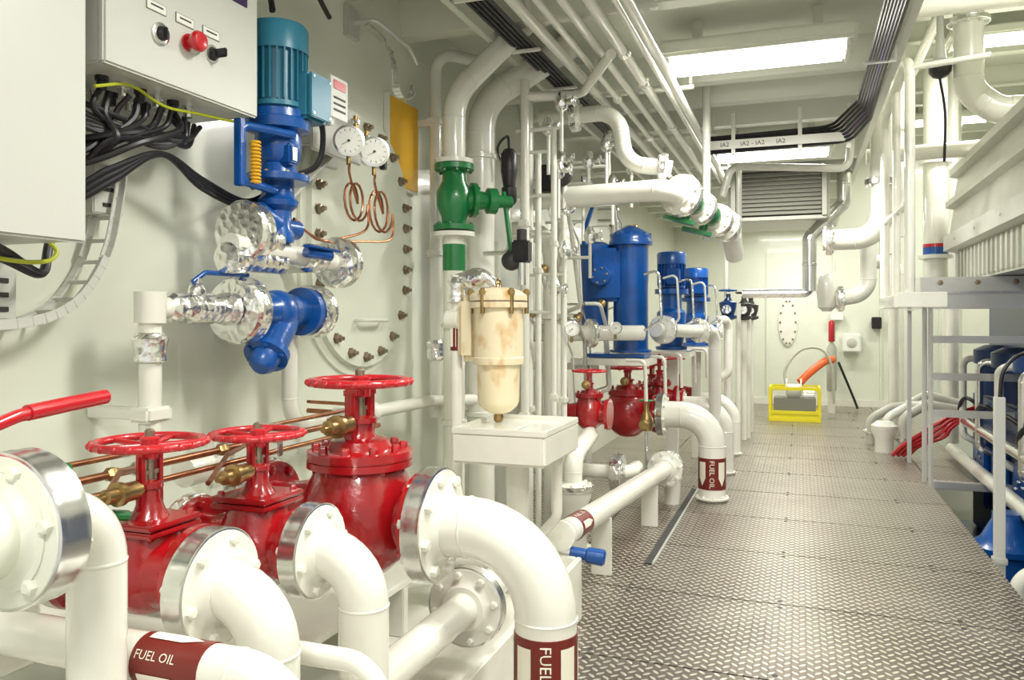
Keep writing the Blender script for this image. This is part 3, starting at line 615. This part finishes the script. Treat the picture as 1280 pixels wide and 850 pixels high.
# ------------------------------------------------------------------ overhead runs
b=B('overhead_pipes')
for x,z,r in ((-1.27,3.0,.030),(-1.14,2.97,.018),(-1.05,3.0,.024),(-.93,3.0,.030),(-.82,3.01,.018),(-.74,2.96,.028)):
    b.tube([(x,1.0,z),(x,9.0,z)],r,'white')
for y in (2.6,3.95,5.4,6.8,8.4):
    b.bb(-1.35,-.66,y-.02,y+.02,3.035,3.06,'white'); b.bb(-.69,-.67,y-.02,y+.02,3.06,3.30,'white'); b.bb(-1.34,-1.32,y-.02,y+.02,3.06,3.3,'white')
for y in (4.4,5.0,6.2): b.lathe((-.93,y,3.0),Y,[(0,.03),(.01,.04),(.05,.04),(.06,.03)],'steel',16); b.lathe((-1.14,y+.2,2.97),Y,[(0,.02),(.01,.032),(.05,.032),(.06,.02)],'foil',16)
b.done()
b=B('overhead_cable_run')
for k in range(9): b.cable([(-1.56+.028*(k%5),2.0,3.09+.022*(k//5)),(-1.56+.028*(k%5),5,3.085+.022*(k//5)),(-1.56+.028*(k%5),8,3.09+.022*(k//5))],.012,'black',3)
for y in (2.8,3.6,4.4,5.2): b.bb(-1.60,-1.41,y-.015,y+.015,3.055,3.072,'white')
b.done()
b=B('cable_tray')
for k in range(7):
    o=.022*k
    b.tube([(-.68,6.60+o*.3,2.84+o),(.36-o,6.60+o*.3,2.86+o),(.47-o*.6,6.2,2.93+o),(.47-o*.6,5.4,2.98+o*.4),(.47-o*.6,1.0,3.0+o*.3)],.012,'purple' if k==2 else 'black',.15,8,False)
b.bb(-.68,.38,6.565,6.575,2.86,2.93,'white',.002)
b.text('IA2      IA2 - IA2      IA2',lambda a,c2:V((-.60+a,6.562,2.877+c2)),.05,'dark')
for x in (-.5,0,.35): b.bb(x-.015,x+.015,6.58,6.64,2.82,3.15,'white')
for y in (2,3,4,5): b.bb(.34,.50,y-.015,y+.015,2.965,2.98,'steel'); b.bb(.50,.515,y-.015,y+.015,2.965,3.15,'steel')
b.done()
b=B('sprinkler_pipe'); b.tube([(-.62,7.0,2.55),(-.55,7.0,2.80),(.40,7.6,2.83),(.44,7.6,3.34)],.032,'white',.1); b.tube([(-.5,7.2,2.2),(-.5,7.2,2.8)],.025,'white'); b.done()
b=B('ventilation_grille'); b.bb(-.75,.30,9.2,10.4,2.60,3.15,'grey',.01)
for k in range(10): b.box((-.225,9.15,3.08-.046*k),(.88,.06,.010),'louv',Matrix.Rotation(.8,3,'X'),.002)
b.bb(-.68,.23,9.185,9.198,2.62,3.13,'dark',0); b.bb(-.72,-.67,9.10,9.2,2.60,3.15,'louv'); b.bb(.22,.27,9.10,9.2,2.60,3.15,'louv'); b.bb(-.72,.27,9.10,9.2,2.58,2.62,'louv'); b.bb(-.72,.27,9.10,9.2,3.12,3.15,'louv')
b.done()
# ------------------------------------------------------------------ blue strainers and pumps
def strainer(x,y,z0,z1,r):
    b=B('duplex_strainer'); H=z1-z0
    b.lathe((x,y,z0),Z,[(0,r*1.2),(.02,r*1.2),(.025,r),(H*.55,r),(H*.56,r*1.02),(H*.84,r*1.02),(H*.845,r*1.25),(H*.88,r*1.25),(H*.89,r*1.2),(H*.92,r*1.2),(H*.95,r*.95),(H*.985,r*.5),(H,r*.15)],'blue',36)
    b.bolts((x,y,z0+H*.92),Z,r*1.1,8,'blue',.014,.02)
    b.bb(x-.30,x-.06,y-.16,y+.12,z0+H*.40,z0+H*.82,'blue',.03); b.lathe((x-.30,y,z0+H*.2),Z,[(0,r*.8),(H*.55,r*.85),(H*.6,r*1.1),(H*.65,r*1.1),(H*.68,r*.6)],'blue',28)
    b.cyl((x-.2,y-.16,z0+H*.6),(x-.2,y-.24,z0+H*.6),.08,'blue'); b.bolts((x-.2,y-.24,z0+H*.6),-Y,.06,6,'bolt',.01,.01)
    b.bb(x-.34,x+.14,y-.16,y+.16,z0-.04,z0-.01,'blue',.004)
    b.beam((x-.34,y-.18,z0+H*.95),(x-.26,y-.2,z0+H*1.15),.04,.03,'blue'); b.cyl((x-.33,y-.18,z0+H*.84),(x-.33,y-.18,z0+H*.97),.03,'blue')
    b.bb(x-.45,x+.18,y-.2,y+.2,z0-.10,z0-.045,'white',.004)
    b.bb(x-.4,x-.36,y+.1,y+.14,0,z0-.1,'white'); b.bb(-2.19,x-.3,y+.1,y+.16,z0-.16,z0-.1,'white')
    b.done()
strainer(-1.29,6.42,1.24,2.26,.14)
def pumpset(x,y,z0,z1,r):
    b=B('circulation_pump'); H=z1-z0; motor(b,x,y,z0+H*.62,z1,r,'blue',20)
    b.lathe((x,y,z0),Z,[(0,r*1.1),(.03,r*1.15),(.04,r*.8),(H*.2,r*1.0),(H*.38,r*1.05),(H*.42,r*.75),(H*.56,r*.75),(H*.57,r*1.2),(H*.62,r*1.2)],'blue',32)
    b.bb(x-.02,x+.1,y-r-.08,y-r*.7,z0+H*.66,z0+H*.82,'blue',.01); b.cyl((x,y,z0+H*.2),(x+.25,y,z0+H*.2),r*.5,'blue'); b.flange((x+.25,y,z0+H*.2),X,r*.9,'white','foil',.02,6)
    b.bb(x-.2,x+.2,y-.2,y+.2,z0-.06,z0-.01,'white'); b.bb(x-.05,x+.05,y+.05,y+.15,0,z0-.06,'white'); b.done()
pumpset(-1.14,7.6,1.22,2.14,.13); pumpset(-1.06,8.8,1.22,2.06,.13)
b=B('pump_discharge_pipe')
b.tube([(-1.9,5.6,1.40),(-1.45,6.0,1.40),(-1.15,6.2,1.40)],.06,'white'); b.flange((-1.5,5.95,1.40),(.4,.35,0),.11,'white','foil',.02,8)
b.tube([(-1.12,6.6,1.42),(-.95,7.3,1.40),(-.78,8.0,1.40),(-.78,8.0,.0)],.06,'white',.18); b.flange((-1.08,6.75,1.42),(.2,.8,0),.12,'white','foil',.025,8); b.flange((-.88,7.6,1.40),(.2,.8,0),.11,'white','foil',.025,8)
b.tube([(-.85,8.9,1.5),(-.75,9.2,1.5),(-.75,9.2,.9),(-.95,9.2,.8)],.05,'white',.12)
b.tube([(-.7,10,1.7),(-.7,10,0)],.03,'white'); b.tube([(-.62,10.6,1.6),(-.62,10.6,0)],.035,'white'); b.tube([(-.8,9.5,2.6),(-.8,9.5,.0)],.025,'white'); b.done()
b=B('cooling_tubes')
for k in range(5):
    y=6.1+.65*k; x=-1.12+.04*k
    b.tube([(x,y,1.85),(x+.12,y-.05,1.88),(x+.14,y-.05,1.5),(x+.0,y,1.42)],.010,'white' if k%2 else 'foil',.05,10,False)
    b.tube([(x-.1,y-.2,1.2),(x+.05,y-.25,1.2),(x+.05,y-.2,.9)],.014,'white',.04,10,False)
b.done()
for y,x in ((9.5,-.78),(10.4,-.66),(11.2,-.62)):
    b=B('gate_valve')
    b.lathe((x,y,1.50),Z,[(0,.05),(.02,.1),(.05,.1),(.06,.07),(.12,.09),(.2,.1),(.22,.05),(.26,.03),(.30,.03)],'dark' if y>10 else 'navy',20); b.wheel((x,y,1.84),Z,.10,'dark' if y>10 else 'blue',.014); b.cyl((x,y-.2,1.62),(x,y+.2,1.62),.05,'foil')
    b.cyl((x,y,0),(x,y,1.50),.035,'white'); b.done()
b=B('bilge_pipe'); A=V((-1.14,3.98,.40)); E=V((-.99,6.30,.34)); d=(E-A).normalized(); b.tube([A,E],.066,'white',seg=24)
b.flange(E,d,.14,'white','foil',.035,8); b.band(A+d*.1,A+d*.28,.066,(.2,-.3,.9)); b.tube([E,E+d*.3,E+d*.31+V((-.02,0,-.34))],.066,'white',.12)
b.lathe(A-d*.02,-d,[(0,.05),(.02,.075),(.05,.075),(.06,.03)],'white',24)
b.lathe((-1.1,3.93,.32),(.9,.1,-.1),[(0,.03),(.08,.03),(.09,.04),(.17,.042),(.18,.03)],'blue',16)
b.bb(-1.16,-1.04,4.6,4.63,0,.34,'white'); b.bb(-1.09,-.97,5.8,5.83,0,.3,'white'); b.done()
b=B('suction_valve_group'); b.lathe((-1.38,5.0,.0),Z,[(0,.14),(.03,.14),(.035,.09),(.3,.09),(.36,.12),(.42,.12)],'white',28); b.flange((-1.38,5.0,.42),Z,.13,'white','foil',.02,8)
b.tube([(-1.38,5.0,.4),(-1.38,5.0,.62),(-1.38,5.45,.70)],.06,'white',.12); b.lathe((-1.3,5.7,.40),X,[(0,.06),(.02,.13),(.06,.135),(.1,.13),(.12,.06)],'foil',28); b.tube([(-1.9,5.7,.4),(-1.15,5.7,.4),(-1.15,5.95,.4)],.05,'white',.12)
b.lathe((-1.15,6.35,.62),Z,[(0,.04),(.05,.06),(.12,.04),(.16,.02),(.22,.02)],'brass',16); b.cyl((-1.15,6.2,.68),(-1.15,6.5,.68),.035,'brass'); b.wheel((-1.15,6.35,.86),Z,.06,'green')
b.tube([(-1.15,6.35,.62),(-1.15,6.35,.0)],.012,'steel'); b.done()
b=B('floor_channel'); b.bb(-.90,-.86,4.9,7.2,.001,.008,'dark',.001); b.bb(-.855,-.84,4.9,7.2,.001,.014,'alu',.001); b.done()
# ------------------------------------------------------------------ far end
b=B('exhaust_duct'); b.tube([(.46,9.6,3.15),(.46,9.6,2.80),(.10,9.5,2.42),(.10,9.5,1.82)],.075,'steel',.09,20)
b.tube([(.10,9.5,1.88),(.10,9.5,1.80),(-.62,9.5,1.80)],.05,'steel',.07,20)
for p,d in (((.46,9.6,3.0),Z),((.28,9.55,2.61),(-.36,-.1,-.38)),((.1,9.5,2.1),Z),((-.2,9.5,1.8),X)): b.lathe(p,d,[(0,.075),(.005,.082),(.03,.082),(.035,.075)] if d is not X else [(0,.05),(.005,.056),(.03,.056),(.035,.05)],'steel',20)
b.done()
b=B('cooling_water_pipe'); b.tube([(.78,8.9,4.7),(.78,8.9,2.33),(.22,8.9,2.33)],.11,'white',.25,24); b.flange((.28,8.9,2.33),X,.16,'white','foil',.03,8); b.flange((.78,8.9,2.9),Z,.16,'white','steel',.03,8)
b.tube([(.75,10.2,2.5),(.75,10.2,1.8),(.40,10.2,1.75)],.09,'white',.2,24); b.flange((.45,10.2,1.75),X,.15,'white','foil',.03,8); b.lathe((.30,10.2,1.6),Z,[(0,.05),(.05,.10),(.25,.12),(.4,.1),(.45,.05)],'white',24); b.done()
b=B('hose_reel_box'); x0,x1,y0,y1=-.42,.27,12.5,13.0
for xx in (x0,x1):
    for yy in (y0,y1): b.bb(xx-.02,xx+.02,yy-.02,yy+.02,0,.50,'lemon')
for z in (.02,.13,.48):
    b.bb(x0,x1,y0-.015,y0+.015,z-.02,z+.03,'lemon'); b.bb(x0,x1,y1-.015,y1+.015,z-.02,z+.03,'lemon')
    for xx in (x0,x1): b.bb(xx-.015,xx+.015,y0,y1,z-.02,z+.03,'lemon')
b.bb(x0,x1,y0,y1,.0,.14,'lemon'); b.bb(x0+.05,x1-.05,y0+.05,y1-.05,.14,.34,'dgrey'); b.lathe((-.2,12.75,.42),X,[(0,.2),(.02,.2),(.025,.12),(.2,.12),(.205,.2),(.225,.2)],'box',28); b.lathe((.05,12.75,.38),X,[(0,.12),(.15,.12)],'steel',20); b.done()
b=B('air_hose'); b.cable([(-.15,13.1,.3),(-.22,13.2,.7),(.0,13.3,1.02),(.3,13.3,1.05),(.45,13.3,.8),(.5,13.4,.2)],.022,'grey'); b.cable([(.0,13.0,.55),(.15,13.1,.7),(.35,13.3,.85),(.48,13.5,.88)],.06,'orange',seg=12)
b.cable([(.6,14.3,.8),(.8,14.4,.3),(.9,14.4,.03)],.02,'black'); b.done()
b=B('fire_extinguisher'); b.lathe((.48,13.9,.35),Z,[(0,.06),(.02,.075),(.7,.075),(.78,.03),(.82,.03)],'grey',20); b.lathe((.48,13.9,1.15),Z,[(0,.05),(.3,.05),(.34,.03)],'redw',16); b.bb(.4,.56,13.95,14.97,.9,.94,'white'); b.lathe((.48,13.9,0),Z,[(0,.06),(.35,.06)],'white'); b.done()
b=B('junction_box'); b.bb(.68,.98,14.8,14.98,.95,1.27,'face',.02); b.lathe((.83,14.8,1.11),-Y,[(0,.08),(.01,.08),(.02,.06)],'grey'); b.bb(.5,.7,14.85,14.98,1.5,1.62,'face'); b.done()
b=B('wall_switch'); b.bb(1.15,1.3,14.85,14.98,1.35,1.55,'black',.01); b.done()
b=B('access_hatch')
n=28; vs=[(-.2+.16*math.cos(2*pi*k/n),14.965,1.46+.42*math.sin(2*pi*k/n)) for k in range(n)]; v2=[(-.2+.17*math.cos(2*pi*k/n),14.999,1.46+.43*math.sin(2*pi*k/n)) for k in range(n)]
b.add(vs+v2,[list(range(n))]+[[k,(k+1)%n,n+(k+1)%n,n+k] for k in range(n)],'white')
for k in range(14): b.lathe((-.2+.13*math.cos(2*pi*k/14),14.97,1.46+.38*math.sin(2*pi*k/14)),-Y,[(0,.02),(.02,.018)],'bolt',6)
b.done()
for x,y,r,z0,z1 in ((1.02,9.6,.06,2.4,4.7),(1.48,10.4,.13,1.9,4.7),(1.9,12,.12,0,4.7),(1.75,11,.07,0,4.7),(1.15,11.5,.06,0,4.7)):
    b=B('stack_pipe'); b.tube([(x,y,z0),(x,y,z1)],r,'white')
    for z in ((z0+z1)/2,z0+.3): b.lathe((x,y,z),Z,[(0,r),(.01,r*1.4),(.05,r*1.4),(.06,r)],'white',24)
    if r==.13: b.lathe((x,y,2.25),Z,[(0,.131),(.001,.134),(.09,.134),(.091,.131)],'blue',24); b.lathe((x,y,2.34),Z,[(0,.131),(.001,.134),(.04,.134),(.041,.131)],'redw',24)
    b.done()
b=B('stack_pipe'); b.tube([(1.38,13.5,0),(1.38,13.5,2.0),(1.38,13.5,2.4),(.9,13.5,2.4)],.11,'white',.2); b.done()
b=B('ventilation_pipe'); b.tube([(1.38,7.9,4.7),(1.38,7.9,3.5),(1.6,7.9,3.3),(2.2,7.9,3.3)],.12,'white',.25); b.flange((1.38,7.9,4.1),Z,.17,'white','steel',.02,8); b.done()
b=B('ventilation_pipe'); b.tube([(.65,9.1,3.2),(3.0,9.1,3.25)],.08,'white'); b.tube([(.65,6.8,3.9),(3.2,6.8,3.95)],.1,'white'); b.tube([(.9,3,4.2),(.9,14,4.2)],.07,'white'); b.tube([(1.2,3,4.3),(1.2,14,4.3)],.05,'white'); b.done()
b=B('security_camera'); b.lathe((1.16,7.9,3.62),Z,[(0,.01),(.02,.06),(.06,.09),(.1,.095)],'black',24); b.lathe((1.16,7.9,3.72),Z,[(0,.1),(.05,.1),(.08,.05),(.3,.03),(1.02,.03)],'box',24); b.cable([(1.16,7.9,3.62),(1.2,7.9,3.3),(1.2,7.95,2.9)],.012,'black'); b.done()
# ------------------------------------------------------------------ right side: platform, rails, stairs
b=B('platform_guard_rail'); r=.040
b.tube([(.74,8.15,1.66),(.74,8.15,3.36),(.82,7.05,3.62),(.82,7.05,1.70)],r,'white',.14)
b.tube([(.78,7.6,1.66),(.78,7.6,3.48)],r*.8,'white'); b.tube([(.74,8.15,2.4),(.82,7.05,2.45)],.024,'white')
b.tube([(.82,7.05,3.5),(1.35,6.9,3.5)],.024,'white')
b.bb(.70,.74,7.0,8.2,1.60,1.70,'white'); b.bb(.74,1.08,7.0,7.04,1.60,1.72,'white'); b.done()
b=B('steel_platform'); b.bb(1.06,2.9,8.2,9.4,1.79,1.87,'alu',.004); b.bb(.745,1.08,7.05,8.2,1.60,1.64,'white'); b.bb(1.06,2.9,8.17,8.2,1.60,1.89,'alu',.003); b.bb(1.04,1.06,8.17,9.4,1.60,1.89,'alu',.003)
for x in (1.2,1.5,1.8): b.lathe((x,8.17,1.84),-Y,[(0,.025),(.012,.025),(.014,.012)],'bolt',6)
b.bb(1.06,2.9,8.15,8.17,1.74,1.76,'steel',.003)
b.bb(1.06,1.10,8.21,8.25,0,1.6,'alu'); b.bb(2.8,2.84,8.21,8.25,-1,1.6,'alu'); b.bb(1.06,1.10,9.3,9.34,0,1.6,'alu'); b.done()
b=B('steel_steps')
for z in (.03,.67,1.0,1.33): b.bb(1.12,1.98,8.0,8.16,z-.02,z+.015,'alu',.003); b.bb(1.12,1.98,7.985,8.0,z-.035,z+.03,'alu',.002)
for x in (1.11,1.99): b.bb(x-.01,x+.01,8.0,8.16,-.1,1.6,'alu')
b.done()
b=B('edge_stanchion'); b.bb(1.14,1.20,5.7,5.75,-1.0,1.02,'box'); b.bb(1.13,1.21,5.69,5.76,-.02,.02,'alu'); b.cable([(1.17,5.72,1.0),(1.2,5.72,1.2),(1.35,5.75,1.3),(1.7,5.8,1.25),(1.9,5.9,1.0)],.012,'black'); b.done()
b=B('engine_casing'); b.prism([(1.62,1.9),(1.62,2.24),(1.50,2.26),(1.50,2.42),(1.56,2.44),(1.60,2.72),(1.52,2.74),(1.52,2.80),(1.60,2.82),(1.64,3.06),(1.56,3.08),(1.56,3.16),(3.2,3.16),(3.2,1.9)],3.0,10.0,'grey')
for k in range(38): b.bb(1.60,1.64,3.05+.18*k,3.15+.18*k,1.92,2.24,'grey',.008)
for k in range(7): b.lathe((1.50,3.3+k,2.34),-X,[(0,.015),(.01,.015),(.012,.008)],'steel',6)
b.done(True,20)
b=B('diesel_generator'); b.bb(1.75,3.1,4.0,9.8,-.7,.75,'navy',.03); b.bb(1.9,3.0,4.0,9.8,.75,1.88,'navy',.04); b.bb(1.6,3.2,3.8,10,-1.0,-.7,'navy',.02)
for k in range(7):
    y=4.4+.8*k; b.bb(1.70,1.76,y-.25,y+.25,-.35,.3,'blue',.02); b.bolts((1.70,y,-.02),-X,.18,8,'steel',.018,.015)
    b.lathe((1.85,y,.75),Z,[(0,.16),(.3,.16),(.32,.2),(.45,.2),(.5,.1)],'navy',20); b.tube([(1.8,y+.2,1.1),(1.6,y+.25,1.1),(1.6,y+.25,.3),(1.78,y+.25,.2)],.035,'steel' if k%2 else 'white',.08)
    b.cable([(1.75,y,.6),(1.6,y+.1,.7),(1.58,y+.3,.55),(1.72,y+.4,.4)],.02,'black')
b.tube([(1.62,3.9,.45),(1.62,9.8,.45)],.05,'steel'); b.tube([(1.55,3.9,.1),(1.55,9.8,.1)],.06,'white'); b.done()
b=B('lube_oil_pump'); b.lathe((1.42,6.7,-.8),Z,[(0,.2),(.02,.22),(.6,.22),(.62,.24),(.66,.24),(.7,.18),(.85,.1),(.9,.1)],'blue',32)
b.lathe((1.42,6.7,-1.0),Z,[(0,.1),(.22,.1)],'navy'); b.done()
b=B('sea_water_pump'); b.lathe((1.36,5.1,-.75),Z,[(0,.12),(.05,.17),(.3,.17),(.33,.2),(.38,.2),(.4,.12),(.6,.11),(.62,.16),(.66,.16),(.7,.1),(.95,.09),(1.0,.05)],'white',28); b.lathe((1.36,5.1,-1.0),Z,[(0,.1),(.27,.1)],'navy')
b.tube([(1.22,5.5,-1.0),(1.22,5.5,-.05),(1.4,5.5,.05),(1.6,5.4,.05)],.05,'white',.14); b.flange((1.22,5.5,-.3),Z,.09,'white','foil',.02,6)
b.lathe((1.45,4.6,-.9),Z,[(0,.2),(.5,.2),(.55,.15),(.7,.15)],'blue',28); b.lathe((1.45,4.6,-1.0),Z,[(0,.1),(.12,.1)],'navy'); b.bolts((1.45,4.6,-.4),Z,.17,8,'steel',.015,.015); b.done()
b=B('red_hoses')
for k in range(4): b.cable([(.95+.05*k,9.6,.03),(1.05+.05*k,9.5,.16),(1.3+.04*k,9.45,.36-.03*k),(1.5,9.45,.50-.04*k),(1.76,9.5,.6)],.022,'redw',seg=12)
b.done()
b=B('cooling_hose_manifold')
for k,(x,y) in enumerate(((.80,10.6),(.95,10.3),(1.1,10.0),(1.2,10.8))):
    b.tube([(x,y,0),(x,y,.30+.05*k),(x+.25,y+.05,.45+.05*k),(x+.6,y,.50)],.05,'white' if k%2 else 'grey',.14); b.lathe((x,y,.12),Z,[(0,.05),(.01,.07),(.05,.07),(.06,.05)],'foil',20)
b.lathe((.9,10.0,0),Z,[(0,.1),(.15,.1),(.25,.14),(.3,.14),(.35,.08)],'white'); b.done()
# ------------------------------------------------------------------ camera, world
cam=bpy.data.cameras.new('camera'); cam.sensor_width=36; cam.lens=28.125; cam.shift_y=-25/1280; cam.clip_start=.05
co=bpy.data.objects.new('camera',cam); co.location=(0,0,1.5); co.rotation_euler=(pi/2,0,math.atan(.36)); bpy.context.scene.collection.objects.link(co)
bpy.context.scene.camera=co
w=bpy.data.worlds.new('world'); bpy.context.scene.world=w; w.use_nodes=True
w.node_tree.nodes['Background'].inputs[0].default_value=(1,.985,.94,1); w.node_tree.nodes['Background'].inputs[1].default_value=.9
bpy.context.scene.view_settings.view_transform='Standard'
